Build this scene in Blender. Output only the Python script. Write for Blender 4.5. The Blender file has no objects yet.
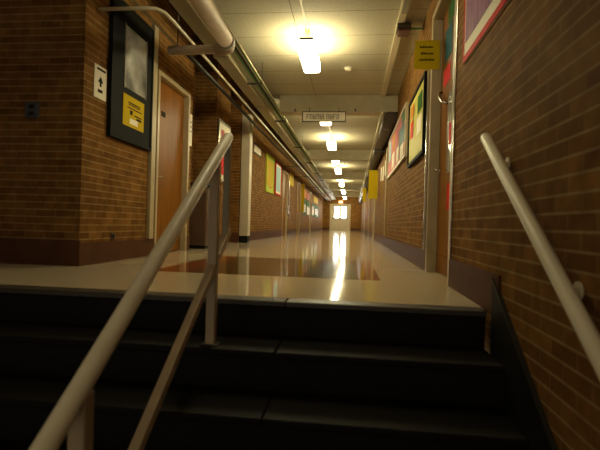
import bpy, math, random
from mathutils import Vector, Matrix
random.seed(7)
sc = bpy.context.scene
COL = sc.collection

# ------------------------------------------------------------------ materials
def mat(name, col, rough=.5, metal=0., spec=.5, emit=None, estr=0., coat=0.):
    m = bpy.data.materials.new(name); m.use_nodes = True
    b = m.node_tree.nodes['Principled BSDF']
    b.inputs['Base Color'].default_value = (*col, 1)
    b.inputs['Roughness'].default_value = rough
    b.inputs['Metallic'].default_value = metal
    b.inputs['Specular IOR Level'].default_value = spec
    b.inputs['Coat Weight'].default_value = coat
    if emit:
        b.inputs['Emission Color'].default_value = (*emit, 1)
        b.inputs['Emission Strength'].default_value = estr
    return m

def mottled(name, c1, c2, scale=20, rough=.5, metal=0., bump=0., spec=.5, detail=4, stretch=(1, 1, 1), coat=0.):
    m = mat(name, c1, rough, metal, spec, coat=coat)
    nt = m.node_tree; N = nt.nodes; L = nt.links; b = N['Principled BSDF']
    tc = N.new('ShaderNodeTexCoord'); mp = N.new('ShaderNodeMapping')
    mp.inputs['Scale'].default_value = stretch
    no = N.new('ShaderNodeTexNoise'); no.inputs['Scale'].default_value = scale; no.inputs['Detail'].default_value = detail
    mx = N.new('ShaderNodeMix'); mx.data_type = 'RGBA'
    mx.inputs['A'].default_value = (*c1, 1); mx.inputs['B'].default_value = (*c2, 1)
    L.new(tc.outputs['Object'], mp.inputs['Vector']); L.new(mp.outputs['Vector'], no.inputs['Vector'])
    rp = N.new('ShaderNodeMapRange'); rp.inputs['From Min'].default_value = .35; rp.inputs['From Max'].default_value = .65
    L.new(no.outputs['Fac'], rp.inputs['Value'])
    L.new(rp.outputs['Result'], mx.inputs['Factor']); L.new(mx.outputs['Result'], b.inputs['Base Color'])
    if bump:
        bp = N.new('ShaderNodeBump'); bp.inputs['Strength'].default_value = bump; bp.inputs['Distance'].default_value = .01
        L.new(no.outputs['Fac'], bp.inputs['Height']); L.new(bp.outputs['Normal'], b.inputs['Normal'])
    return m

def brick_mat(name, c1, c2, cm, rough=.6):
    m = mat(name, c1, rough, 0, .015)
    nt = m.node_tree; N = nt.nodes; L = nt.links; b = N['Principled BSDF']
    tc = N.new('ShaderNodeTexCoord'); ge = N.new('ShaderNodeNewGeometry')
    sp = N.new('ShaderNodeSeparateXYZ'); L.new(tc.outputs['Object'], sp.inputs[0])
    sn = N.new('ShaderNodeSeparateXYZ'); L.new(ge.outputs['True Normal'], sn.inputs[0])
    ab = N.new('ShaderNodeMath'); ab.operation = 'ABSOLUTE'; L.new(sn.outputs['X'], ab.inputs[0])
    gt = N.new('ShaderNodeMath'); gt.operation = 'GREATER_THAN'; gt.inputs[1].default_value = .5; L.new(ab.outputs[0], gt.inputs[0])
    ca = N.new('ShaderNodeCombineXYZ'); L.new(sp.outputs['X'], ca.inputs[0]); L.new(sp.outputs['Z'], ca.inputs[1])
    cb = N.new('ShaderNodeCombineXYZ'); L.new(sp.outputs['Y'], cb.inputs[0]); L.new(sp.outputs['Z'], cb.inputs[1])
    mv = N.new('ShaderNodeMix'); mv.data_type = 'VECTOR'
    L.new(gt.outputs[0], mv.inputs['Factor']); L.new(ca.outputs[0], mv.inputs[4]); L.new(cb.outputs[0], mv.inputs[5])
    ad = N.new('ShaderNodeVectorMath'); ad.operation = 'ADD'; ad.inputs[1].default_value = (20, 10 * .0677 * 10 + .024, 0)
    L.new(mv.outputs[1], ad.inputs[0])
    br = N.new('ShaderNodeTexBrick'); br.offset = .5; br.squash = 1
    br.inputs['Color1'].default_value = (*c1, 1); br.inputs['Color2'].default_value = (*c2, 1); br.inputs['Mortar'].default_value = (*cm, 1)
    br.inputs['Scale'].default_value = 1; br.inputs['Mortar Size'].default_value = .0055; br.inputs['Mortar Smooth'].default_value = .25
    br.inputs['Bias'].default_value = -.1; br.inputs['Brick Width'].default_value = .203; br.inputs['Row Height'].default_value = .0677
    L.new(ad.outputs[0], br.inputs['Vector'])
    # upright joints are raked dark and thin, bed joints are wide and pale
    br.inputs['Mortar'].default_value = (*[(a_ + b_) * .35 + c_ * .3 for a_, b_, c_ in zip(c1, c2, cm)], 1)
    sv = N.new('ShaderNodeSeparateXYZ'); L.new(ad.outputs[0], sv.inputs[0])
    dv = N.new('ShaderNodeMath'); dv.operation = 'DIVIDE'; dv.inputs[1].default_value = .0677; L.new(sv.outputs['Y'], dv.inputs[0])
    pp = N.new('ShaderNodeMath'); pp.operation = 'PINGPONG'; pp.inputs[1].default_value = .5; L.new(dv.outputs[0], pp.inputs[0])
    bj = N.new('ShaderNodeMapRange'); bj.inputs['From Min'].default_value = .10; bj.inputs['From Max'].default_value = .04; L.new(pp.outputs[0], bj.inputs['Value'])
    mj = N.new('ShaderNodeMix'); mj.data_type = 'RGBA'; L.new(bj.outputs['Result'], mj.inputs['Factor']); L.new(br.outputs['Color'], mj.inputs['A']); mj.inputs['B'].default_value = (*cm, 1)
    no = N.new('ShaderNodeTexNoise'); no.inputs['Scale'].default_value = 9; no.inputs['Detail'].default_value = 5
    L.new(tc.outputs['Object'], no.inputs['Vector'])
    mr = N.new('ShaderNodeMapRange'); mr.inputs['From Min'].default_value = .3; mr.inputs['From Max'].default_value = .7
    mr.inputs['To Min'].default_value = .75; mr.inputs['To Max'].default_value = 1.2
    L.new(no.outputs['Fac'], mr.inputs['Value'])
    sc_ = N.new('ShaderNodeVectorMath'); sc_.operation = 'SCALE'
    L.new(mj.outputs['Result'], sc_.inputs[0]); L.new(mr.outputs['Result'], sc_.inputs['Scale'])
    L.new(sc_.outputs[0], b.inputs['Base Color'])
    rr = N.new('ShaderNodeMapRange'); rr.inputs['To Min'].default_value = rough; rr.inputs['To Max'].default_value = .7
    L.new(br.outputs['Fac'], rr.inputs['Value']); L.new(rr.outputs['Result'], b.inputs['Roughness'])
    inv = N.new('ShaderNodeMath'); inv.operation = 'SUBTRACT'; inv.inputs[0].default_value = 1; L.new(br.outputs['Fac'], inv.inputs[1])
    bp = N.new('ShaderNodeBump'); bp.inputs['Strength'].default_value = .08; bp.inputs['Distance'].default_value = .005
    L.new(inv.outputs[0], bp.inputs['Height']); L.new(bp.outputs['Normal'], b.inputs['Normal'])
    return m

def ceiling_mat():
    m = mat('ceiling_panels', (.6, .55, .42), .8)
    nt = m.node_tree; N = nt.nodes; L = nt.links; b = N['Principled BSDF']
    tc = N.new('ShaderNodeTexCoord')
    ad = N.new('ShaderNodeVectorMath'); ad.operation = 'ADD'; ad.inputs[1].default_value = (20.75, 19.98, 0)
    L.new(tc.outputs['Object'], ad.inputs[0])
    br = N.new('ShaderNodeTexBrick'); br.offset = 0
    br.inputs['Color1'].default_value = (.47, .43, .30, 1); br.inputs['Color2'].default_value = (.43, .395, .275, 1)
    br.inputs['Mortar'].default_value = (.20, .16, .09, 1); br.inputs['Scale'].default_value = 1
    br.inputs['Mortar Size'].default_value = .006; br.inputs['Mortar Smooth'].default_value = .2; br.inputs['Brick Width'].default_value = 2.5; br.inputs['Row Height'].default_value = .66
    L.new(ad.outputs[0], br.inputs['Vector'])
    no = N.new('ShaderNodeTexNoise'); no.inputs['Scale'].default_value = 60; no.inputs['Detail'].default_value = 3
    L.new(tc.outputs['Object'], no.inputs['Vector'])
    mr = N.new('ShaderNodeMapRange'); mr.inputs['From Min'].default_value = .3; mr.inputs['From Max'].default_value = .7
    mr.inputs['To Min'].default_value = .85; mr.inputs['To Max'].default_value = 1.1; L.new(no.outputs['Fac'], mr.inputs['Value'])
    s = N.new('ShaderNodeVectorMath'); s.operation = 'SCALE'; L.new(br.outputs['Color'], s.inputs[0]); L.new(mr.outputs['Result'], s.inputs['Scale'])
    L.new(s.outputs[0], b.inputs['Base Color'])
    return m

def floor_mat():
    """polished cream floor with an inlaid coloured rectangle at the head of the stairs"""
    m = mat('polished_floor', (.6, .5, .34), .085, 0, .35)
    nt = m.node_tree; N = nt.nodes; L = nt.links; b = N['Principled BSDF']
    tc = N.new('ShaderNodeTexCoord'); sp = N.new('ShaderNodeSeparateXYZ'); L.new(tc.outputs['Object'], sp.inputs[0])
    def band(sock, lo, hi):
        a = N.new('ShaderNodeMath'); a.operation = 'GREATER_THAN'; a.inputs[1].default_value = lo; L.new(sock, a.inputs[0])
        c = N.new('ShaderNodeMath'); c.operation = 'LESS_THAN'; c.inputs[1].default_value = hi; L.new(sock, c.inputs[0])
        d = N.new('ShaderNodeMath'); d.operation = 'MULTIPLY'; L.new(a.outputs[0], d.inputs[0]); L.new(c.outputs[0], d.inputs[1]); return d.outputs[0]
    no = N.new('ShaderNodeTexNoise'); no.inputs['Scale'].default_value = 90; no.inputs['Detail'].default_value = 2
    L.new(tc.outputs['Object'], no.inputs['Vector'])
    base = N.new('ShaderNodeMix'); base.data_type = 'RGBA'
    base.inputs['A'].default_value = (.50, .40, .25, 1); base.inputs['B'].default_value = (.64, .53, .36, 1)
    L.new(no.outputs['Fac'], base.inputs['Factor'])
    cur = base.outputs['Result']
    def layer(x0, x1, y0, y1, col):
        nonlocal cur
        f = N.new('ShaderNodeMath'); f.operation = 'MULTIPLY'
        L.new(band(sp.outputs['X'], x0, x1), f.inputs[0]); L.new(band(sp.outputs['Y'], y0, y1), f.inputs[1])
        mx = N.new('ShaderNodeMix'); mx.data_type = 'RGBA'; L.new(f.outputs[0], mx.inputs['Factor']); L.new(cur, mx.inputs['A'])
        mx.inputs['B'].default_value = (*col, 1); cur = mx.outputs['Result']
    layer(-1.76, .25, 3.78, 5.75, (.22, .055, .018))
    layer(-1.42, .05, 3.78, 5.75, (.085, .052, .022))
    layer(-.42, .05, 4.1, 5.4, (.035, .06, .035))
    L.new(cur, b.inputs['Base Color'])
    bp = N.new('ShaderNodeBump'); bp.inputs['Strength'].default_value = .02; bp.inputs['Distance'].default_value = .01
    n2 = N.new('ShaderNodeTexNoise'); n2.inputs['Scale'].default_value = 3; L.new(tc.outputs['Object'], n2.inputs['Vector'])
    L.new(n2.outputs['Fac'], bp.inputs['Height']); L.new(bp.outputs['Normal'], b.inputs['Normal'])
    return m

M = {
 'brick': brick_mat('glazed_brick', (.150, .068, .016), (.232, .112, .027), (.29, .20, .09)),
 'ceil': ceiling_mat(), 'floor': floor_mat(),
 'beam': mottled('painted_beam', (.42, .37, .24), (.38, .335, .215), 6, .6),
 'base': mottled('brown_base', (.085, .038, .020), (.105, .048, .026), 5, .45, spec=.03),
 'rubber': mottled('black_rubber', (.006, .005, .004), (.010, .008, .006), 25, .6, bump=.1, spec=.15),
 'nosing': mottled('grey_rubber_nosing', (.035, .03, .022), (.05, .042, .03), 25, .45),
 'rail': mottled('cream_painted_rail', (.88, .81, .56), (.83, .76, .52), 12, .4),
 'post': mottled('tan_painted_post', (.50, .39, .23), (.45, .35, .21), 12, .4),
 'wood': mottled('orange_wood_door', (.25, .095, .008), (.18, .066, .005), 3, .35, spec=.12, stretch=(6, 6, .5)),
 'frame': mottled('cream_door_frame', (.46, .38, .23), (.42, .35, .21), 8, .35),
 'metal': mat('brushed_steel', (.55, .52, .46), .25, 1),
 'darkmetal': mat('dark_metal', (.05, .045, .035), .45, .6),
 'black': mat('black_board', (.010, .011, .009), .6, 0, .08),
 'darkpaint': mat('dark_brown_paint', (.045, .032, .02), .4),
 'ductbrown': mottled('brown_duct_paint', (.065, .045, .028), (.05, .035, .022), 8, .35),
 'white': mat('white_paper', (.85, .80, .65), .5),
 'cream': mat('cream_metal', (.62, .55, .36), .35),
 'coverbrown': mat('reddish_cover', (.22, .10, .07), .5),
 'tan': mottled('tan_duct_paint', (.27, .225, .125), (.24, .20, .11), 6, .35),
 'pipe': mottled('pipe_wrap', (.46, .36, .25), (.40, .31, .21), 14, .6),
 'grey': mat('grey_conduit', (.36, .34, .24), .45, 0),
 'green': mat('green_conduit', (.10, .26, .08), .35),
 'red': mat('red_paper', (.62, .025, .025), .5),
 'yellow': mat('yellow_paper', (.55, .40, .012), .5),
 'lime': mat('lime_paper', (.45, .55, .05), .5),
 'paleyellow': mat('pale_yellow_paper', (.50, .46, .12), .4),
 'teal': mat('teal_paper', (.025, .11, .13), .4),
 'ltblue': mat('light_blue_paper', (.35, .55, .6), .5),
 'pink': mat('pink_paper', (.55, .16, .17), .5),
 'purple': mottled('purple_paper', (.22, .10, .20), (.36, .20, .28), 4, .5, stretch=(1, 5, 1)),
 'orange': mat('orange_paper', (.55, .22, .03), .5),
 'leaf': mat('green_paper', (.035, .12, .03), .5),
 'ink': mat('dark_ink', (.03, .025, .015), .6),
 'film': mottled('glossy_photo_film', (.66, .65, .60), (.16, .155, .14), 3.2, .3, metal=.9, bump=.6),
 'plastic': mat('clear_sheen_plastic', (.55, .55, .52), .1, .7),
 'lamp': mat('lamp_diffuser', (.9, .85, .7), .4, emit=(1., .88, .52), estr=18.),
 'dimlamp': mat('dim_lamp_diffuser', (.9, .85, .7), .4, emit=(1., .88, .55), estr=6.5),
 'day': mat('daylight_pane', (.8, .9, 1), .2, emit=(1., .98, .9), estr=10.),
 'exit': mat('exit_sign_face', (.9, .5, .3), .4, emit=(1., .42, .14), estr=2.5),
 'exitred': mat('exit_letters', (.8, .05, .02), .4, emit=(1., .05, .02), estr=2.),
 'whitepaint': mottled('white_painted_door', (.55, .5, .38), (.5, .45, .34), 6, .4),
 'plate': mat('slate_wall_plate', (.06, .075, .09), .4),
 'seal': mat('grey_seal', (.25, .23, .19), .6),
}

# ------------------------------------------------------------------ mesh builder
for k in ('red', 'yellow', 'lime', 'paleyellow', 'teal', 'ltblue', 'pink', 'purple', 'orange', 'leaf', 'white', 'ink'):
    M[k].node_tree.nodes['Principled BSDF'].inputs['Specular IOR Level'].default_value = .02

class MB:
    def __init__(s): s.v = []; s.f = []; s.m = []; s.sm = []; s.cur = 0
    def add(s, vs, fs, smooth=False):
        o = len(s.v); s.v += [tuple(v) for v in vs]
        for f in fs: s.f.append([i + o for i in f]); s.m.append(s.cur); s.sm.append(smooth)
        return s
    def box(s, x0, x1, y0, y1, z0, z1):
        vs = [(x, y, z) for z in (z0, z1) for y in (y0, y1) for x in (x0, x1)]
        return s.add(vs, [(0, 2, 3, 1), (4, 5, 7, 6), (0, 1, 5, 4), (2, 6, 7, 3), (0, 4, 6, 2), (1, 3, 7, 5)])
    def bbox(s, x0, x1, y0, y1, z0, z1, b=.004):
        """box with chamfered edges"""
        xs, ys, zs = (x0, x1), (y0, y1), (z0, z1); P = {}
        vs = []
        for i in (0, 1):
            for j in (0, 1):
                for k in (0, 1):
                    sx, sy, sz = (1 - 2 * i) * b, (1 - 2 * j) * b, (1 - 2 * k) * b
                    for a, p in (('x', (xs[i], ys[j] + sy, zs[k] + sz)), ('y', (xs[i] + sx, ys[j], zs[k] + sz)), ('z', (xs[i] + sx, ys[j] + sy, zs[k]))):
                        P[(i, j, k, a)] = len(vs); vs.append(p)
        g = lambda i, j, k, a: P[(i, j, k, a)]
        fs = []
        for i in (0, 1): fs.append([g(i, 0, 0, 'x'), g(i, 1, 0, 'x'), g(i, 1, 1, 'x'), g(i, 0, 1, 'x')])
        for j in (0, 1): fs.append([g(0, j, 0, 'y'), g(1, j, 0, 'y'), g(1, j, 1, 'y'), g(0, j, 1, 'y')])
        for k in (0, 1): fs.append([g(0, 0, k, 'z'), g(1, 0, k, 'z'), g(1, 1, k, 'z'), g(0, 1, k, 'z')])
        for i in (0, 1):
            for j in (0, 1): fs.append([g(i, j, 0, 'x'), g(i, j, 1, 'x'), g(i, j, 1, 'y'), g(i, j, 0, 'y')])
            for k in (0, 1): fs.append([g(i, 0, k, 'x'), g(i, 1, k, 'x'), g(i, 1, k, 'z'), g(i, 0, k, 'z')])
        for j in (0, 1):
            for k in (0, 1): fs.append([g(0, j, k, 'y'), g(1, j, k, 'y'), g(1, j, k, 'z'), g(0, j, k, 'z')])
        for i in (0, 1):
            for j in (0, 1):
                for k in (0, 1): fs.append([g(i, j, k, 'x'), g(i, j, k, 'y'), g(i, j, k, 'z')])
        return s.add(vs, fs)
    def tube(s, pts, r, n=16, dome=False):
        pts = [Vector(p) for p in pts]; rings = []
        rs = [r] * len(pts)
        if dome:
            d0 = (pts[0] - pts[1]).normalized(); d1 = (pts[-1] - pts[-2]).normalized()
            a = [(pts[0] + d0 * r * math.sin(t), r * math.cos(t)) for t in (1.35, .9, .45)]
            b = [(pts[-1] + d1 * r * math.sin(t), r * math.cos(t)) for t in (.45, .9, 1.35)]
            rs = [q[1] for q in a] + rs + [q[1] for q in b]; pts = [q[0] for q in a] + pts + [q[0] for q in b]
        up = None; vs = []
        for i, p in enumerate(pts):
            if i == 0: t = pts[1] - pts[0]
            elif i == len(pts) - 1: t = pts[-1] - pts[-2]
            else: t = (pts[i + 1] - pts[i]).normalized() + (pts[i] - pts[i - 1]).normalized()
            t.normalize()
            if up is None: up = Vector((0, 0, 1)) if abs(t.z) < .9 else Vector((1, 0, 0))
            a = t.cross(up).normalized(); b = a.cross(t).normalized(); up = b
            for k in range(n):
                th = 2 * math.pi * k / n; vs.append(p + (a * math.cos(th) + b * math.sin(th)) * rs[i])
        fs = []
        for i in range(len(pts) - 1):
            for k in range(n):
                fs.append((i * n + k, i * n + (k + 1) % n, (i + 1) * n + (k + 1) % n, (i + 1) * n + k))
        s.add(vs, fs, True)
        o = len(s.v) - len(vs)
        s.f.append([o + k for k in range(n)][::-1]); s.m.append(s.cur); s.sm.append(False)
        s.f.append([o + (len(pts) - 1) * n + k for k in range(n)]); s.m.append(s.cur); s.sm.append(False)
        return s
    def beam(s, p0, p1, w, h):
        """rectangular bar from p0 to p1"""
        p0, p1 = Vector(p0), Vector(p1); t = (p1 - p0).normalized()
        up = Vector((0, 0, 1)) if abs(t.z) < .95 else Vector((0, 1, 0))
        a = t.cross(up).normalized() * w / 2; b = a.cross(t).normalized() * h / 2
        vs = [p + a * i + b * j for p in (p0, p1) for i, j in ((-1, -1), (1, -1), (1, 1), (-1, 1))]
        return s.add(vs, [(0, 1, 2, 3), (7, 6, 5, 4), (0, 4, 5, 1), (1, 5, 6, 2), (2, 6, 7, 3), (3, 7, 4, 0)])
    def prism_x(s, poly, x0, x1):
        n = len(poly); vs = [(x, y, z) for x in (x0, x1) for y, z in poly]
        fs = [tuple(range(n)), tuple(range(2 * n - 1, n - 1, -1))] + [(i, (i + 1) % n, n + (i + 1) % n, n + i) for i in range(n)]
        return s.add(vs, fs)
    def build(s, name, mats, parent=None, bevel=0):
        me = bpy.data.meshes.new(name)
        off = Vector((0, 0, 0)); q = parent
        while q: off += Vector(q.location); q = q.parent
        me.from_pydata([tuple(Vector(v) - off) for v in s.v], [], s.f)
        if not isinstance(mats, (list, tuple)): mats = [mats]
        for m in mats: me.materials.append(m)
        for p, i, q in zip(me.polygons, s.m, s.sm): p.material_index = i; p.use_smooth = q
        me.validate(); me.update()
        import bmesh
        bm = bmesh.new(); bm.from_mesh(me); bmesh.ops.recalc_face_normals(bm, faces=bm.faces[:]); bm.to_mesh(me); bm.free()
        o = bpy.data.objects.new(name, me); COL.objects.link(o)
        if parent: o.parent = parent
        if bevel:
            bv = o.modifiers.new('bevel', 'BEVEL'); bv.width = bevel; bv.segments = 2; bv.limit_method = 'ANGLE'
        return o

def tag(o, label, cat, group=None):
    o['label'] = label; o['category'] = cat
    if group: o['group'] = group
    return o
def thing(name, label, cat, loc, group=None):
    o = bpy.data.objects.new(name, None); o.location = loc; o.empty_display_size = .1; COL.objects.link(o)
    return tag(o, label, cat, group)
def struct(o): o['kind'] = 'structure'; return o
def box(*a): return MB().box(*a)
def bbox(*a, b=.004): return MB().bbox(*a, b=b)
def tube(*a, **k): return MB().tube(*a, **k)

# key dimensions (metres; corridor runs along +y, corridor floor is z = 0)
RX, LX, CZ, END = .77, -2.5, 2.87, 38.5
RISE, RUN, NOSE, NST = .205, .31, 2.56, 6
LOWZ = -RISE * NST
CHX, HZ = -1.66, 3.7      # edge of the panel ceiling; top of the dark pipe chase beside it

# ------------------------------------------------------------------ shell
struct(box(-4.3, .90, 2.70, END + .15, -.2, 0).build('floor', M['floor']))
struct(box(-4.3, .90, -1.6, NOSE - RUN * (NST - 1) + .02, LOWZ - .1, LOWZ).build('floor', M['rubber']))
struct(box(CHX, .95, -1.6, END + .2, CZ, CZ + .1).build('ceiling', M['ceil']))
struct(box(-4.5, CHX + .05, -1.6, END + .2, HZ, HZ + .1).build('ceiling', M['darkpaint']))
struct(box(CHX, CHX + .05, -1.6, END + .2, CZ + .1, HZ).build('wall_bulkhead', M['beam']))

def run(mb, xf, xb, y0, y1, ops, z1=CZ, z0=0):
    """wall along y between faces xf and xb with door openings (ya, yb, top)"""
    x0, x1 = min(xf, xb), max(xf, xb); c = y0
    for a, b, t in sorted(ops):
        if a > c: mb.box(x0, x1, c, a, z0, z1)
        mb.box(x0, x1, a, b, t, z1); c = b
    if c < y1: mb.box(x0, x1, c, y1, z0, z1)
    return mb
D1 = (5.47, 6.60, 2.37); D2 = (3.62, 4.75, 2.62)
LDO = [(15.95, 17.15, 2.37), (20.2, 21.3, 2.37), (26.2, 27.3, 2.37)]
RDO = [D2, (15.7, 16.9, 2.45), (20.6, 21.8, 2.45), (28.0, 29.2, 2.45)]
w = MB(); run(w, RX, RX + .18, 2.7, END, RDO); w.box(RX, RX + .18, -1.6, 2.7, LOWZ, CZ)
for a, b, t in RDO: w.box(RX + .16, RX + .18, a, b, 0, t)
struct(w.build('wall_right', M['brick']))
w = MB()
run(w, LX, LX - .18, 3.9, 6.72, [D1], HZ); w.box(-4.3, LX - .18, 3.9, 4.1, 0, HZ)
w.box(LX - .18, LX - .16, D1[0], D1[1], 0, D1[2])
w.box(-3.1, -2.9, 6.72, 7.95, 0, HZ); w.box(-2.9, LX - .18, 6.6, 6.72, 0, HZ)
w.box(-3.1, LX, 7.95, 8.85, 0, HZ); w.box(-3.0, -2.8, 8.85, 9.75, 0, HZ)
w.box(-3.0, LX, 9.75, 9.95, 0, HZ)
run(w, LX, LX - .18, 9.95, END, LDO, HZ)
for a, b, t in LDO: w.box(LX - .18, LX - .16, a, b, 0, t)
struct(w.build('wall_left', M['brick']))
struct(box(-4.5, -4.3, -1.6, 4.1, LOWZ, HZ).build('wall_stairwell', M['brick']))
DX0, DX1, DT = -1.92, -.14, 2.26
w = MB(); w.box(LX - .2, CHX, END, END + .2, CZ, HZ); w.box(LX - .2, DX0, END, END + .2, 0, CZ); w.box(DX1, RX + .2, END, END + .2, 0, CZ); w.box(DX0, DX1, END, END + .2, DT, CZ)
struct(w.build('wall_end', M['brick']))

# baseboards
BH = .215
w = MB(); run(w, RX - .012, RX, 2.42, END, [(a, b, BH) for a, b, t in RDO], BH)
struct(w.build('baseboard_right', M['base']))
w = MB(); w.box(-4.3, LX + .012, 3.888, 3.9, 0, .24)
run(w, LX, LX + .012, 3.9, 6.72, [(D1[0], D1[1], BH)], BH)
w.box(LX, LX + .012, 7.95, 8.85, 0, BH); w.box(-2.9, LX + .012, 7.938, 7.95, 0, BH); w.box(-2.8, LX + .012, 9.738, 9.75, 0, BH)
run(w, LX, LX + .012, 9.75, END, [(a, b, BH) for a, b, t in LDO], BH)
struct(w.build('baseboard_left', M['base']))
w = MB(); w.box(LX, DX0, END - .012, END, 0, BH); w.box(DX1, RX, END - .012, END, 0, BH)
struct(w.build('baseboard_end', M['base']))

# ceiling beams (stop short of the pipe chase along the left wall)
for k in range(5):
    y = 8.4 + 6.1 * k
    struct(box(-1.42, RX, y, y + .3, 2.555, CZ).build('trim_%d' % (k + 1), M['beam']))

# ------------------------------------------------------------------ staircase
st = thing('staircase', 'black rubber staircase climbing from the lower landing up to the polished corridor floor', 'stairs', (-1.7, 1.7, LOWZ))
XS = (-4.298, -2.45, -.37, .748)
for i in range(NST):
    y, z = NOSE - RUN * i, -RISE * i
    y1 = 2.70 if i == 0 else y + RUN + .06
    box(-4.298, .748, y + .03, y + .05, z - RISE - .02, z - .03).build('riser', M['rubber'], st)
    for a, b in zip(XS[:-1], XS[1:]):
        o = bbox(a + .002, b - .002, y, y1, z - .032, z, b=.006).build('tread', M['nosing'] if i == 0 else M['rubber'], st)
        if i == 0: o['label'] = 'grey rubber edge strip at the top of the stairs'
sl = .70
p = [(2.50, .185), (2.50, -.45), (1.386, LOWZ + .001), (.5, LOWZ + .001), (.5, .185 - 2.0 * sl)]
sk = MB().prism_x(p, .75, .769).build('skirt_board', M['rubber'], st)
MB().beam((.757, 2.50, .188), (.757, .5, .188 - 2.0 * sl), .02, .01).build('cap_strip', M['darkmetal'], sk)

# ------------------------------------------------------------------ handrails
HX = -.73
def ztop(y): return .94 - .69 * (2.55 - y)
hr = thing('handrail', 'cream two-rail handrail on posts in the middle of the stairs', 'handrail', (HX, 1.5, LOWZ))
tube([(HX, 2.55, ztop(2.55)), (HX, .42, ztop(.42))], .030, 20, dome=True).build('top_rail', M['rail'], hr)
MB().beam((HX, 2.60, ztop(2.6) - .575), (HX, .42, ztop(.42) - .575), .04, .045).build('lower_rail', M['post'], hr, .006)
for y, zb in ((2.33, -RISE), (1.17, -RISE * 5)):
    MB().beam((HX, y, zb), (HX, y, ztop(y) - .02), .05, .05).build('post', M['post'], hr, .006)
    MB().bbox(HX - .05, HX + .05, y - .05, y + .05, zb, zb + .008).build('foot_plate', M['darkmetal'], hr)
MB().beam((HX, .50, LOWZ), (HX, .50, ztop(.5) - .02), .05, .05).build('post', M['post'], hr, .006)
MB().beam((HX, 2.55, ztop(2.55) - .59), (HX, 2.55, ztop(2.55) - .01), .035, .035).build('end_bar', M['grey'], hr, .005)

rr = thing('handrail', 'single cream tube handrail fixed to the brick wall beside the stairs', 'handrail', (RX, 1.5, .2))
GX = .69
def zr(y): return .935 - .72 * (2.48 - y)
tube([(GX, 2.48, zr(2.48)), (GX, .4, zr(.4))], .027, 20, dome=True).build('rail', M['rail'], rr)
for y in (2.36, 1.62, .7):
    b = MB().tube([(GX, y, zr(y) - .02), (GX + .01, y, zr(y) - .055), (GX + .075, y, zr(y) - .065)], .009, 10)
    b.tube([(RX - .008, y, zr(y) - .065), (RX - .0005, y, zr(y) - .065)], .032, 18)
    b.build('bracket', M['rail'], rr)

# ------------------------------------------------------------------ doors
def side_door(n, side, d, recess, knob_y, plate=None):
    """wooden door with a cream frame in a side wall; side = +1 right wall, -1 left wall"""
    a, b, t = d; F = RX if side > 0 else LX; s = side
    X = lambda k: F + s * k                       # k > 0 goes into the wall
    bx = lambda k0, k1, *r: (min(X(k0), X(k1)), max(X(k0), X(k1)), *r)
    fw = .06
    door = struct(MB().bbox(*bx(recess, recess + .045, a + fw, b - fw, .012, t - fw), b=.003).build('door_%d' % n, M['wood']))
    fr = MB(); k0, k1 = -.012, recess + .05
    fr.bbox(*bx(k0, k1, a, a + fw, 0, t)); fr.bbox(*bx(k0, k1, b - fw, b, 0, t)); fr.bbox(*bx(k0, k1, a + fw, b - fw, t - fw, t))
    fr.build('door_frame', M['frame'], door)
    h = MB(); zc = 1.02
    h.tube([(X(recess - .004), knob_y, zc), (X(recess), knob_y, zc)], .03, 16)
    h.tube([(X(recess), knob_y, zc), (X(recess - .05), knob_y, zc)], .011, 12)
    h.tube([(X(recess - .05), knob_y, zc), (X(recess - .05), knob_y + (.10 if knob_y < (a + b) / 2 else -.10), zc)], .010, 12, dome=True)
    h.build('door_handle', M['metal'], door)
    if plate:
        MB().bbox(*bx(recess - .004, recess, plate[0], plate[0] + .13, plate[1], plate[1] + .07), b=.001).build('number_plate', M['ink'], door)
    hg = MB()
    return door
side_door(1, -1, D1, .07, 5.60, (5.75, 1.84))
d2 = side_door(2, 1, D2, .085, 4.62)
tube([(RX + .084, 4.60, 1.80), (RX + .05, 4.58, 1.78), (RX + .035, 4.50, 1.72), (RX + .045, 4.40, 1.65), (RX + .084, 4.34, 1.62)], .012, 10).build('grab_loop', M['metal'], d2)
for i, d in enumerate(LDO): side_door(3 + i, -1, d, .05, d[1] - .15)
for i, d in enumerate(RDO[1:]): side_door(6 + i, 1, d, .05, d[0] + .15)

# double door at the corridor's end, daylight behind its glass
de = struct(box(DX0, DX1, END + .16, END + .19, 0, DT).build('door_9', M['whitepaint']))
f = MB()
for a, b in ((DX0, DX0 + .1), (DX1 - .1, DX1)): f.bbox(a, b, END - .03, END + .16, 0, DT)
f.bbox(DX0 + .1, DX1 - .1, END - .03, END + .16, DT - .1, DT); f.build('door_frame', M['frame'], de)
mid = (DX0 + DX1) / 2
for a, b in ((DX0 + .1, mid - .01), (mid + .01, DX1 - .1)):
    lf = MB(); y0, y1 = END + .06, END + .11
    e0, e1 = (.30, .10) if a < mid - .1 else (.10, .30)
    lf.box(a, a + e0, y0, y1, .01, DT - .1); lf.box(b - e1, b, y0, y1, .01, DT - .1)
    lf.box(a + e0, b - e1, y0, y1, .01, 1.08); lf.box(a + e0, b - e1, y0, y1, 2.02, DT - .1)
    l = lf.build('door_leaf', M['whitepaint'], de)
    box(a + e0, b - e1, END + .08, END + .09, 1.08, 2.02).build('window_pane', M['day'], l)
    MB().tube([(a + .1, END + .03, 1.0), (b - .1, END + .03, 1.0)], .02, 10).build('push_bar', M['metal'], l)

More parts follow.
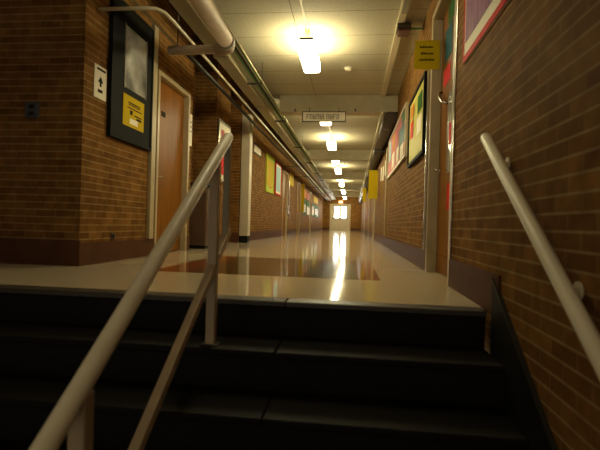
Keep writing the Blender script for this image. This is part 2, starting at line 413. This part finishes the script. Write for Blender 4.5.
# exit sign
ex = thing('exit_sign', 'small lit EXIT sign above the double door at the corridor end', 'sign', (-1.0, END, 2.4))
bbox(-1.17, -.83, END - .07, END - .001, 2.33, 2.52).build('housing', M['exit'], ex)
cu = bpy.data.curves.new('letters', 'FONT'); cu.body = 'EXIT'; cu.size = .17; cu.align_x = 'CENTER'; cu.align_y = 'CENTER'; cu.extrude = .004
tx = bpy.data.objects.new('letters', cu); COL.objects.link(tx); tx.data.materials.append(M['exitred']); tx.parent = ex
tx.location = (0, -.075, .025); tx.rotation_euler = (math.radians(90), 0, 0)
me = bpy.data.meshes.new_from_object(tx.evaluated_get(bpy.context.evaluated_depsgraph_get()))
lm = bpy.data.objects.new('letters', me); COL.objects.link(lm); lm.parent = ex; lm.location = tx.location; lm.rotation_euler = tx.rotation_euler
bpy.data.objects.remove(tx); lm.name = 'letters'
if not lm.data.materials: lm.data.materials.append(M['exitred'])

# ------------------------------------------------------------------ ceiling lights
LY = [3.35, 5.9, 9.25, 12.45, 15.25, 18.4, 21.6, 24.6, 27.6, 30.6, 34.0, 36.9]  # the last light is added to brighten the end wall
WH = ['fluorescent ceiling light above the head of the stairs', 'first fluorescent ceiling light beyond the stairs, before the first beam', 'fluorescent ceiling light just beyond the hanging sign',
      'second fluorescent ceiling light past the hanging sign, in the same bay', 'fluorescent ceiling light right behind the second beam',
      'fluorescent ceiling light midway between the second and third beams', 'fluorescent ceiling light just beyond the third beam',
      'fluorescent ceiling light just before the fourth beam', 'fluorescent ceiling light just beyond the fourth beam',
      'second fluorescent ceiling light past the fourth beam, before the fifth', 'second to last fluorescent ceiling light, past the fifth beam', 'last fluorescent ceiling light, added to brighten the end wall']
proto = None
def make_light(lamp):
    r = thing('ceiling_light', '', 'light', (-.62, 0, CZ))
    h = MB().box(-.655, -.585, -.36, .36, CZ - .15, CZ - .0005); h.build('housing', M['cream'], r)
    n = 8; zt, zb, hw = CZ - .15, CZ - .29, .112
    sec = [(-.62 - .095, zt), (-.62 + .095, zt), (-.62 + hw, zt - .03)]
    sec += [(-.62 + hw * .78 + hw * .22 * math.cos(t), zb + .03 - .03 * math.sin(t)) for t in [math.pi / 2 * k / n for k in range(n + 1)]]
    sec += [(-.62 - hw * .78 - hw * .22 * math.cos(t), zb + .03 - .03 * math.sin(t)) for t in [math.pi / 2 * k / n for k in range(n, -1, -1)]]
    sec += [(-.62 - hw, zt - .03)]
    d = MB(); k = len(sec); vs = [(x, y, z) for y in (-.40, .40) for x, z in sec]
    d.add(vs, [(i, (i + 1) % k, k + (i + 1) % k, k + i) for i in range(k)]); d.add(vs, [tuple(range(k)), tuple(range(2 * k - 1, k - 1, -1))])
    d.build('diffuser', M[lamp], r)
    for s in (-1, 1): MB().bbox(-.705, -.535, s * .41 - .008, s * .41 + .008, zt - .012, zt + .02, b=.002).build('end_cap', M['darkpaint'], r)
    return r
for i, y in enumerate(LY):
    if i == 0: r = make_light('dimlamp')             # unseen tube over the stairs, dimmed to suit rails and pillar
    elif i == 1: r = proto = make_light('lamp')
    else:
        r = proto.copy(); COL.objects.link(r)
        for ch in proto.children:
            c = ch.copy(); c.parent = r; COL.objects.link(c)
    r.location = (-.62, y, CZ); tag(r, WH[i], 'light', 'corridor ceiling lights')

tag(tube([(-.62, 3.72, CZ - .014), (-.62, 5.53, CZ - .014)], .013, 10).build('conduit', M['cream']), 'cream conduit on the ceiling leading to the first light past the stairs', 'conduit', 'conduits between the ceiling lights')
tag(tube([(-.62, 9.62, CZ - .014), (-.62, 12.08, CZ - .014)], .013, 10).build('conduit', M['cream']), 'cream conduit on the ceiling between the two lights after the first beam', 'conduit', 'conduits between the ceiling lights')
t = thing('smoke_detector', 'small round white smoke detector on the ceiling before the first beam', 'detector', (-.13, 6.95, CZ))
tube([(-.13, 6.95, CZ - .015), (-.13, 6.95, CZ - .0005)], .06, 20).build('base', M['white'], t)
tube([(-.13, 6.95, CZ - .04), (-.13, 6.95, CZ - .016)], .045, 20).build('sensor_head', M['white'], t)

# hanging sign below the first beam
t = thing('hanging_sign', 'long white sign with dark lettering hanging under the first ceiling beam', 'sign', (-.57, 8.33, 2.45))
pn = bbox(-.965, -.185, 8.32, 8.345, 2.365, 2.53, b=.003).build('panel', M['white'], t)
tr = MB()
for a in ((-.97, -.18, 2.53, 2.545), (-.97, -.18, 2.35, 2.365)): tr.box(a[0], a[1], 8.315, 8.35, a[2], a[3])
tr.box(-.98, -.965, 8.315, 8.35, 2.35, 2.545); tr.box(-.185, -.17, 8.315, 8.35, 2.35, 2.545); tr.build('frame', M['darkmetal'], t)
lt = MB(); x = -.90
for wd, ty in ((.05, 0), (.05, 1), (.045, 2), (.05, 1), (.05, 2), (.02, 0), (.05, 1), (.05, 2), (.05, 0), (.045, 1)):
    z0, z1 = 2.40, 2.495
    lt.box(x, x + .016, 8.315, 8.32, z0, z1)
    if ty: lt.box(x + wd - .014, x + wd, 8.315, 8.32, z0, z1)
    if ty == 1: lt.box(x, x + wd, 8.315, 8.32, z1 - .016, z1)
    if ty == 2: lt.box(x, x + wd, 8.315, 8.32, z0, z0 + .016); lt.box(x, x + wd, 8.315, 8.32, 2.44, 2.455)
    if not ty: lt.box(x, x + wd, 8.315, 8.32, z1 - .016, z1); lt.box(x, x + wd, 8.315, 8.32, 2.44, 2.452)
    x += .062
lt.build('lettering', M['seal'], pn)
for xx in (-.85, -.30): tube([(xx, 8.333, 2.545), (xx, 8.333, 2.62), (xx, 8.399, 2.62)], .006, 8).build('hanger', M['darkmetal'], t)
for xx, nm in ((-1.12, 'dark hook on the first beam beside the pipe rack'), (0.0, 'dark hook on the first beam beyond the hanging sign')):
    tag(tube([(xx, 8.399, 2.60), (xx, 8.36, 2.60), (xx, 8.35, 2.58), (xx, 8.36, 2.555)], .012, 8).build('hook', M['darkmetal']), nm, 'hook', 'hooks on the first beam')

# ------------------------------------------------------------------ overhead pipes along the left wall
t = thing('cream_duct', 'long flat cream duct running along the ceiling beside the pipe rack', 'duct', (-1.72, 20, 2.56))
bbox(-1.82, -1.63, 2.0, END, 2.56, 2.66, b=.008).build('casing', M['tan'], t)
for y in (5.6, 8.0, 10.4, 12.8, 15.2): box(-1.826, -1.624, y, y + .05, 2.554, 2.662).build('joint_band', M['tan'], t)
CX = [(-1.605, 'grey', .016), (-1.57, 'grey', .012), (-1.54, 'green', .011), (-1.508, 'darkmetal', .014), (-1.478, 'grey', .010), (-1.452, 'green', .011), (-1.43, 'cream', .008)]
CD = ['thick grey conduit at the duct edge of the pipe rack', 'thin grey conduit second in from the duct on the pipe rack', 'thin green conduit in the middle of the pipe rack',
      'dark iron conduit in the middle of the pipe rack', 'thin grey conduit between the dark and green conduits on the pipe rack', 'thicker green conduit near the open edge of the pipe rack', 'thin cream conduit at the open edge of the pipe rack']
for (x, m, r), d in zip(CX, CD):
    tag(tube([(x, 2.0, 2.61 + r), (x, END, 2.61 + r)], r, 10).build('conduit', M[m]), d, 'conduit', 'conduits on the pipe rack')
RK = [6.65, 9.1, 12.2, 15.3, 18.4, 21.4, 25, 29]
OR = ['nearest the stairs', 'just past the first beam', 'third along from the stairs', 'just past the second beam', 'fifth along from the stairs', 'just past the third beam', 'before the fourth beam', 'beyond the fourth beam']
OR[0] = 'first along from the stairs'
for y, d in zip(RK, OR):
    t = thing('pipe_hanger', 'dark trapeze hanger carrying the conduits, ' + d, 'hanger', (-1.55, y, 2.6), 'trapeze hangers of the pipe rack')
    box(-1.627, -1.40, y - .02, y + .02, 2.53, 2.552).build('crossbar', M['darkmetal'], t)
    for x in (-1.6245, -1.408): tube([(x, y, 2.54), (x, y, CZ)], .0035, 8).build('rod', M['darkmetal'], t)
# big wrapped pipe with its side stub
t = thing('insulated_pipe', 'thick tan wrapped pipe under the ceiling with an elbow into a thinner pipe', 'pipe', (-1.39, 4.0, 2.4))
tube([(-1.34, 1.2, 2.39), (-1.40, 4.74, 2.39)], .085, 24).build('main_run', M['pipe'], t)
tube([(-1.4, 4.66, 2.39), (-1.401, 4.74, 2.39)], .092, 24).build('band', M['seal'], t)
tube([(-1.401, 4.74, 2.39), (-1.402, 4.82, 2.39), (-1.42, 4.88, 2.388), (-1.48, 4.90, 2.385), (-1.56, 4.9, 2.383)], .068, 20).build('elbow', M['pipe'], t)
tube([(-1.55, 4.9, 2.383), (-2.12, 4.9, 2.37)], .05, 20).build('side_run', M['pipe'], t)
tube([(-2.02, 4.9, 2.42), (-2.02, 4.9, HZ)], .007, 8).build('hanger_rod', M['darkmetal'], t)
tube([(-1.37, 3.2, 2.47), (-1.37, 3.2, CZ)], .007, 8).build('hanger_rod', M['darkmetal'], t)
tag(tube([(-2.499, 4.12, 2.48), (-2.05, 4.12, 2.48), (-1.93, 4.14, 2.48), (-1.88, 4.22, 2.48), (-1.87, 4.4, 2.48), (-1.87, END, 2.48)], .018, 12).build('conduit', M['cream']),
    'cream conduit that bends out of the brick and runs beside the cream duct', 'conduit')
tag(tube([(-2.15, 3.95, 2.55), (-2.15, END, 2.55)], .012, 10).build('conduit', M['grey']), 'thin grey conduit running closest to the brick above the wooden door', 'conduit')
tag(tube([(-2.07, 5.2, 2.50), (-2.07, END, 2.50)], .028, 16).build('iron_pipe', M['darkmetal']), 'dark iron pipe running along the corridor beside the cream conduit', 'pipe')
for k, y in enumerate((15.6, 18.9, 24.3, 29)):
    t = thing('pipe_bracket', ['dark wall bracket just before the first far doorway', 'dark wall bracket before the narrow yellow banner', 'dark wall bracket above the painted glare panels', 'dark wall bracket farthest along the pipes'][k] + ' holding up the side conduits', 'bracket', (-2.2, y, 2.38), 'wall brackets under the side conduits')
    xb = LX + .0005
    box(xb, -1.84, y - .02, y + .02, 2.435, 2.46).build('arm', M['darkmetal'], t)
    box(xb, xb + .015, y - .03, y + .03, 2.36, 2.52).build('wall_plate', M['darkmetal'], t)

# ------------------------------------------------------------------ right-hand ceiling run
t = thing('raceway', 'narrow cream raceway on the ceiling along the side with the papered door', 'raceway', (.5, 5, CZ))
box(.46, .54, 1.0, 8.395, CZ - .035, CZ - .0005).build('channel', M['cream'], t)
box(.475, .545, 1.0, 5.1, CZ - .05, CZ - .036).build('cover', M['grey'], t)
t = thing('junction_box', 'dark junction box on the ceiling raceway with a green conduit to the wall', 'junction box', (.53, 5.35, CZ))
bbox(.46, .62, 5.36, 5.54, CZ - .10, CZ - .036).build('box', M['darkpaint'], t)
bbox(.475, .605, 5.38, 5.52, CZ - .135, CZ - .101).build('cover', M['coverbrown'], t)
tube([(.62, 5.44, CZ - .07), (RX - .001, 5.44, CZ - .07)], .012, 10).build('conduit', M['green'], t)
t = thing('brown_duct', 'fat dark brown round duct starting at the first beam and running down the corridor', 'duct', (.63, 20, 2.42))
tube([(.635, 8.35, 2.425), (.635, END, 2.425)], .125, 24).build('tube', M['ductbrown'], t)
tube([(.635, 8.75, 2.425), (.635, 8.82, 2.425)], .129, 24).build('collar', M['darkmetal'], t)
tube([(.485, 8.3, 2.525), (.485, END, 2.525)], .022, 10).build('side_tube', M['cream'], t)
for y in (11, 17, 23, 29): box(.48, RX - .001, y, y + .04, 2.25, 2.29).build('support', M['darkmetal'], t)

# ------------------------------------------------------------------ things on the left wall
F = LX + .001
def sheet(x, d, y0, y1, z0, z1): return box(min(x, x + d), max(x, x + d), y0, y1, z0, z1)
t = thing('notice_board', 'tall black board on the brick wall beside the wooden door', 'board', (LX, 4.8, 1.3))
sheet(F, .035, 4.32, 5.22, 1.30, 2.74).build('backing', M['black'], t, .004)
fb = MB()
for a in ((4.30, 4.33, 1.29, 2.75), (5.21, 5.24, 1.29, 2.75)): fb.box(F, F + .045, a[0], a[1], a[2], a[3])
fb.box(F, F + .045, 4.33, 5.21, 1.29, 1.315); fb.box(F, F + .045, 4.33, 5.21, 2.725, 2.75); fb.build('frame', M['black'], t)
tt = thing('photo_print', 'glossy grey photograph behind wrinkled film on the tall black board', 'photograph', (LX, 4.8, 1.9))
sheet(F + .036, .004, 4.57, 5.05, 1.87, 2.53).build('print', M['film'], tt)
for q in (4.555, 5.05): box(F + .036, F + .044, q, q + .015, 1.855, 2.545).build('mount', M['seal'], tt)
tt = thing('yellow_notice', 'yellow notice with dark print pinned low on the tall black board', 'notice', (LX, 4.8, 1.5))
yn = sheet(F + .036, .003, 4.55, 5.03, 1.465, 1.80).build('paper', M['yellow'], tt)
pr = MB()
for a in ((4.66, 4.93, 1.72, 1.735), (4.66, 4.93, 1.70, 1.712), (4.64, 4.97, 1.665, 1.678), (4.70, 4.76, 1.60, 1.65), (4.80, 4.97, 1.60, 1.615), (4.85, 4.97, 1.565, 1.59)): pr.box(F + .039, F + .040, *a)
pr.build('printing', M['ink'], yn)
sheet(F + .039, .001, 4.70, 4.88, 1.50, 1.56).build('sticker', M['white'], yn)
tt = thing('wall_sign', 'white sign with a dark arrow on the brick corner beside the tall black board', 'sign', (LX, 4.17, 1.6))
ws = sheet(F, .006, 4.06, 4.27, 1.62, 1.94).build('panel', M['white'], tt)
pr = MB(); pr.box(F + .006, F + .008, 4.10, 4.25, 1.895, 1.915)
pr.prism_x([(4.165, 1.84), (4.12, 1.78), (4.15, 1.78), (4.15, 1.74), (4.18, 1.74), (4.18, 1.78), (4.21, 1.78)], F + .006, F + .008)
pr.box(F + .006, F + .008, 4.12, 4.20, 1.68, 1.71); pr.build('arrow_print', M['ink'], ws)
# beige raceway beside the door
tag(bbox(LX + .0005, LX + .045, 5.25, 5.36, .216, 2.85).build('wall_raceway', M['frame']), 'tall cream raceway up the wall between the black board and the wooden door', 'raceway')
# wall plate on the stair-side face and low outlet
t = thing('wall_plate', 'small slate grey plate on the brick facing the stairs', 'plate', (-3.0, 3.9, 1.45))
bbox(-3.07, -2.935, 3.885, 3.899, 1.37, 1.52).build('plate', M['plate'], t)
for z in (1.41, 1.475): bbox(-3.03, -2.975, 3.879, 3.885, z - .018, z + .018, b=.002).build('button', M['ink'], t)
t = thing('outlet', 'small dark outlet low on the brick below the black board', 'outlet', (LX, 4.48, .27))
bbox(F, F + .008, 4.44, 4.52, .23, .30, b=.002).build('cover_plate', M['darkpaint'], t)
bbox(F + .008, F + .011, 4.46, 4.50, .245, .285, b=.001).build('socket', M['ink'], t)
t = thing('paper_sign', 'narrow white paper sign on the brick between wooden door and alcove', 'sign', (LX, 6.67, 1.6))
a = sheet(F, .004, 6.615, 6.71, 1.60, 2.08).build('sheet', M['white'], t)
pr = MB()
for z in (1.95, 1.88, 1.81): pr.box(F + .004, F + .005, 6.63, 6.69, z, z + .02)
pr.build('printing', M['seal'], a)

# bin in the alcove
t = thing('trash_bin', 'tall brown trash bin with black lid in the alcove past the wooden door', 'bin', (-2.58, 7.25, 0))
bbox(-2.72, -2.34, 7.06, 7.44, .05, 1.0, b=.02).build('body', mottled('bin_brown', (.10, .055, .03), (.085, .045, .024), 6, .45), t)
bbox(-2.70, -2.36, 7.08, 7.42, 0, .05, b=.005).build('base', M['black'], t)
ld = bbox(-2.735, -2.325, 7.045, 7.455, 1.0, 1.075, b=.02).build('lid', M['black'], t)
bbox(-2.64, -2.42, 7.14, 7.36, 1.075, 1.085, b=.004).build('flap', M['darkmetal'], ld)

# poster case beyond the alcove
def case(name, label, y0, y1, z0, z1, side, sheets, frm, back, cat='board', d=.04, group=None):
    Fx = LX + .001 if side < 0 else RX - .001; s = -side
    t = thing(name, label, cat, (LX if side < 0 else RX, (y0 + y1) / 2, z0), group)
    fx = lambda k0, k1: (min(Fx + s * k0, Fx + s * k1), max(Fx + s * k0, Fx + s * k1))
    box(*fx(0, d * .6), y0, y1, z0, z1).build('backing', M[back], t)
    w = min(.04, (y1 - y0) * .06); f = MB(); a, b = fx(0, d)
    f.box(a, b, y0 - w, y0, z0 - w, z1 + w); f.box(a, b, y1, y1 + w, z0 - w, z1 + w); f.box(a, b, y0, y1, z0 - w, z0); f.box(a, b, y0, y1, z1, z1 + w)
    f.build('frame', M[frm], t)
    for i, (nm, lb, a0, a1, c0, c1, m) in enumerate(sheets):
        k = d * .6 + .003 * (i % 5)
        o = box(*fx(k + .0005, k + .003), a0, a1, c0, c1).build(nm, M[m])
        tag(o, lb, 'paper', 'papers on the ' + name.replace('_', ' ') + ('s' if not name.endswith('s') else ''))
    return t
case('poster_case', 'silver framed poster case on the brick past the bin alcove', 8.02, 8.74, 1.24, 2.30, -1,
     [('poster', 'white poster sheet filling the silver poster case', 8.10, 8.66, 1.30, 2.22, 'white'),
      ('paper', 'red paper low in the silver poster case', 8.14, 8.40, 1.34, 1.75, 'red'),
      ('paper', 'dark red paper high in the silver poster case', 8.16, 8.36, 1.95, 2.18, 'pink'),
      ('paper', 'light blue paper at the far side of the silver poster case', 8.44, 8.64, 1.34, 1.80, 'ltblue')], 'metal', 'white')
# white column cover
t = thing('column_cover', 'white boxed column standing against the brick before the yellow board', 'column', (-2.39, 9.85, 0))
bbox(LX + .013, -2.285, 9.76, 9.98, .15, 2.85, b=.012).build('shaft', M['whitepaint'], t)
box(LX + .013, -2.295, 9.77, 9.97, 0, .15).build('plinth', M['black'], t)
t = thing('switch_plate', 'small white switch plate just beyond the white column', 'switch', (LX, 10.7, 1.7))
bbox(F, F + .012, 10.6, 10.76, 1.60, 1.81, b=.003).build('plate', M['white'], t); bbox(F + .012, F + .02, 10.65, 10.71, 1.67, 1.74, b=.002).build('toggle', M['seal'], t)
t = thing('wall_glare', 'painted white glare high on the brick between white column and yellow board', 'notice', (LX, 11.5, 2.3))  # white sheet painted in for a reflection on the glazed brick
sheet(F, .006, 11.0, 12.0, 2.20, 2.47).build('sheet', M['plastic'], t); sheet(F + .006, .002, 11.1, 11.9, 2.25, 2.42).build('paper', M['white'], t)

case('bulletin_board', 'yellow and lime bulletin board on the far brick wall', 12.68, 13.85, 1.40, 2.42, -1,
     [('paper', 'orange leaf paper low on the lime bulletin board', 13.2, 13.6, 1.5, 1.8, 'orange'), ('paper', 'plain yellow paper covering the lime bulletin board', 12.75, 13.75, 1.55, 2.3, 'yellow')], 'lime', 'lime')
case('bulletin_board', 'light blue bulletin board with red trim beside the lime board', 14.25, 15.3, 1.43, 2.38, -1,
     [('paper', 'light blue sheet on the red-trimmed board', 14.35, 15.2, 1.5, 2.3, 'ltblue')], 'red', 'white')
def hanging(name, label, x0, x1, y, z0, z1, m, cat='banner', group=None, wall=0):
    t = thing(name, label, cat, ((x0 + x1) / 2, y, z0), group)
    box(x0, x1, y, y + .006, z0, z1).build('cloth', M[m], t)
    tube([(min(x0, wall if wall else x0), y + .003, z1 + .012), (max(x1, wall if wall else x1), y + .003, z1 + .012)], .012, 8).build('rod', M['darkmetal'], t)
    return t
hanging('banner', 'large yellow banner sticking out from the wall past the white papers', .47, .75, 14.0, 1.29, 2.17, 'yellow', wall=RX - .001, group='yellow banners')
hanging('banner', 'small yellow banner farther down the wall behind the large one', .46, .64, 21.9, 1.62, 2.26, 'yellow', wall=RX - .001, group='yellow banners')
hanging('banner', 'narrow yellow banner hanging near the far doorway opposite the large one', -2.47, -2.33, 21.6, 1.03, 2.40, 'yellow', wall=LX + .001, group='yellow banners')
for y0, y1, z0, z1, m, lb in ((17.6, 18.8, 2.0, 2.5, 'yellow', 'yellow poster high between the far doorways under the pipes'), (22.6, 24.2, 1.83, 2.25, 'orange', 'orange poster on the far wall past the narrow banner'),
                              (24.8, 25.8, 1.83, 2.2, 'pink', 'pink poster on the far wall beside the orange poster'), (29.0, 32.5, 1.9, 2.3, 'yellow', 'wide yellow poster near the end of the far wall')):
    tag(sheet(F, .006, y0, y1, z0, z1).build('poster', M[m]), lb, 'poster', 'posters on the far wall')
# white sheets painted in for window glare on the far left wall
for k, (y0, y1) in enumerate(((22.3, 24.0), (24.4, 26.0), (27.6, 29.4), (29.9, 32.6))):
    t = thing('glare_panel', ['first', 'second', 'third', 'fourth'][k] + ' panel painted as white window glare along the far wall under the posters', 'panel', (LX, y0, .95), 'painted glare panels on the far wall')
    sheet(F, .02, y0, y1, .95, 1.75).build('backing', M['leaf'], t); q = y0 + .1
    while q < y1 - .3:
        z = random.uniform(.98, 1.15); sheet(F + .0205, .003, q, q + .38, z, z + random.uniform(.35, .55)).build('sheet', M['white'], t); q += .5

# ------------------------------------------------------------------ things on the right wall
G = RX - .001
t = thing('bulletin_board', 'big bulletin board with scalloped red border high above the stair handrail', 'board', (RX, 2.6, 1.62))
Y0, Y1, Z0, Z1 = 1.75, 3.33, 1.625, 2.65
box(G - .012, G, Y0, Y1, Z0, Z1).build('backing', M['white'], t)
box(G - .015, G - .0125, Y0 + .13, Y1 - .05, Z0 + .13, Z1 - .13).build('display_sheet', M['purple'], t)
bd = MB(); w = .034
bd.box(G - .016, G - .0125, Y0, Y1, Z0, Z0 + w); bd.box(G - .016, G - .0125, Y0, Y1, Z1 - w, Z1); bd.box(G - .016, G - .0125, Y0, Y0 + w, Z0 + w, Z1 - w); bd.box(G - .016, G - .0125, Y1 - w * .6, Y1, Z0 + w, Z1 - w)
y = Y0 + .03
while y < Y1 - .03:
    pts = [(y + .018 * math.cos(a), Z0 + w - .002 + .014 * math.sin(a)) for a in [math.pi * k / 6 for k in range(7)]]
    bd.prism_x(pts, G - .016, G - .0125); y += .036
bd.build('border', M['red'], t)
# door decorations on the right door
X2 = RX + .085 - .0005
for y0, y1, z0, z1, m, lb in ((4.2, 4.52, 2.05, 2.35, 'teal', 'teal paper high on the papered wooden door beside the yellow sign'), (4.25, 4.55, 1.82, 1.98, 'red', 'red paper below the teal paper on the papered wooden door'),
                              (4.08, 4.40, 2.37, 2.54, 'leaf', 'dark green paper topmost on the papered wooden door'),
                              (3.72, 4.30, .95, 1.70, 'plastic', 'shiny plastic pouch on the papered wooden door beyond the handle'), (3.80, 4.24, .62, .86, 'red', 'red paper under the shiny pouch on the papered wooden door'), (3.80, 4.2, 1.2, 1.4, 'red', 'red card showing in the shiny pouch on the papered wooden door')):
    k = .004 if m == 'red' and z0 > 1.1 and z0 < 1.5 else 0
    tag(box(X2 - .003 - k, X2 - k, y0, y1, z0, z1).build('paper', M[m]), lb, 'paper', 'papers on the papered wooden door')
tag(MB().bbox(RX - .012, RX - .0005, 3.585, 3.615, 0.22, 2.62, b=.002).build('corner_guard', M['metal']), 'thin bright metal strip up the brick edge of the doorway by the stairs', 'trim strip', 'bright vertical strips on the brick')
tag(MB().bbox(RX - .03, RX - .0005, 4.80, 4.84, .216, 2.3, b=.004).build('corner_guard', M['metal']), 'bright metal strip just beyond the doorway by the stairs', 'trim strip', 'bright vertical strips on the brick')
tag(tube([(RX - .016, 10.6, .216), (RX - .016, 10.6, 2.29)], .015, 10).build('conduit', M['cream']), 'vertical cream conduit on the brick beyond the coloured collage board', 'conduit')
# yellow paper sign flagged out beside the door
t = thing('paper_sign', 'yellow paper sign with three dark lines sticking out of the doorway by the stairs', 'sign', (.7, 4.685, 2.05))
ys = box(.582, .832, 4.682, 4.6855, 2.055, 2.35).build('sheet', M['yellow'], t)
pr = MB(); random.seed(3)
for z, x0, x1 in ((2.272, .632, .775), (2.206, .645, .775), (2.142, .628, .785)):
    x = x0
    while x < x1 - .01:
        wd_ = random.choice((.009, .012, .014)); h_ = random.choice((.016, .02, .024)); pr.box(x, min(x + wd_, x1), 4.681, 4.682, z, z + h_); x += wd_ + .004
pr.build('printing', M['ink'], ys)
tag(MB().bbox(LX + .0005, LX + .02, 17.45, 17.53, .216, 2.4, b=.003).build('corner_guard', M['metal']), 'bright metal strip up the far brick between the first far doorway and narrow yellow banner', 'trim strip', 'bright vertical strips on the brick')
# boards
case('bulletin_board', 'pale yellow bulletin board in a dark frame just beyond the doorway by the stairs', 5.02, 6.30, 1.30, 2.10, 1,
     [('paper', 'pale yellow backing sheet of the dark framed board', 5.08, 6.24, 1.34, 2.06, 'paleyellow'),
      ('paper', 'white paper in the middle of the dark framed board', 5.20, 5.55, 1.55, 1.75, 'white'),
      ('paper', 'green paper high on the dark framed board', 5.15, 5.5, 1.80, 2.0, 'leaf'),
      ('paper', 'red paper at the far side of the dark framed board', 5.85, 6.1, 1.60, 1.82, 'red'),
      ('paper', 'orange paper at the top far corner of the dark framed board', 5.8, 6.1, 1.86, 2.02, 'orange')], 'black', 'paleyellow')
case('collage_board', 'coloured collage board between the dark framed board and cream conduit', 6.75, 9.9, 1.52, 2.24, 1,
     [('paper', 'large teal paper low on the collage board', 6.9, 7.7, 1.75, 2.05, 'teal'), ('paper', 'green paper at the top of the collage board', 6.85, 7.3, 2.07, 2.22, 'leaf'),
      ('paper', 'pink paper high on the collage board', 7.75, 8.3, 1.95, 2.2, 'pink'), ('paper', 'white paper doubling as a painted glint under the teal paper on the collage board', 6.95, 7.4, 1.54, 1.74, 'white'),  # low white papers also paint in the glints on this board
      ('paper', 'white paper doubling as a painted glint at the bottom middle of the collage board', 7.6, 8.0, 1.56, 1.8, 'white'), ('paper', 'white paper doubling as a painted glint at the bottom far end of the collage board', 8.5, 9.0, 1.58, 1.86, 'white'),
      ('paper', 'orange paper in the middle of the collage board', 8.4, 8.9, 1.92, 2.2, 'orange'), ('paper', 'light blue paper at the far end of the collage board', 9.2, 9.7, 1.8, 2.2, 'ltblue')], 'frame', 'pink')
for k, (y, z) in enumerate(((10.9, 1.7), (11.7, 1.65), (12.5, 1.72))):
    tag(box(G - .004, G, y, y + .42, z, z + .36).build('paper', M['white']), ['first', 'second', 'third'][k] + ' white paper in the row just past the vertical cream conduit', 'paper', 'white papers past the cream conduit')

# ------------------------------------------------------------------ light, camera, view
wd = bpy.data.worlds.new('world'); sc.world = wd; wd.use_nodes = True
bg = wd.node_tree.nodes['Background']; bg.inputs[0].default_value = (1., .82, .58, 1); bg.inputs[1].default_value = .15

cam = bpy.data.cameras.new('camera'); co = bpy.data.objects.new('camera', cam); COL.objects.link(co)
cam.sensor_width = 36; cam.sensor_fit = 'HORIZONTAL'; cam.lens = 450 / 600 * 36; cam.clip_start = .02
yaw, pitch, roll = math.radians(6.5907), math.radians(-.1275), .029
co.matrix_world = Matrix.Translation((0, 0, .45)) @ Matrix.Rotation(yaw, 4, 'Z') @ Matrix.Rotation(math.pi / 2 + pitch, 4, 'X') @ Matrix.Rotation(roll, 4, 'Z')
cam.dof.use_dof = True; cam.dof.focus_distance = 9; cam.dof.aperture_fstop = 2.8
sc.camera = co
vs = sc.view_settings; vs.view_transform = 'Standard'; vs.look = 'None'; vs.gamma = 1; vs.use_curve_mapping = False; vs.exposure = 1.3
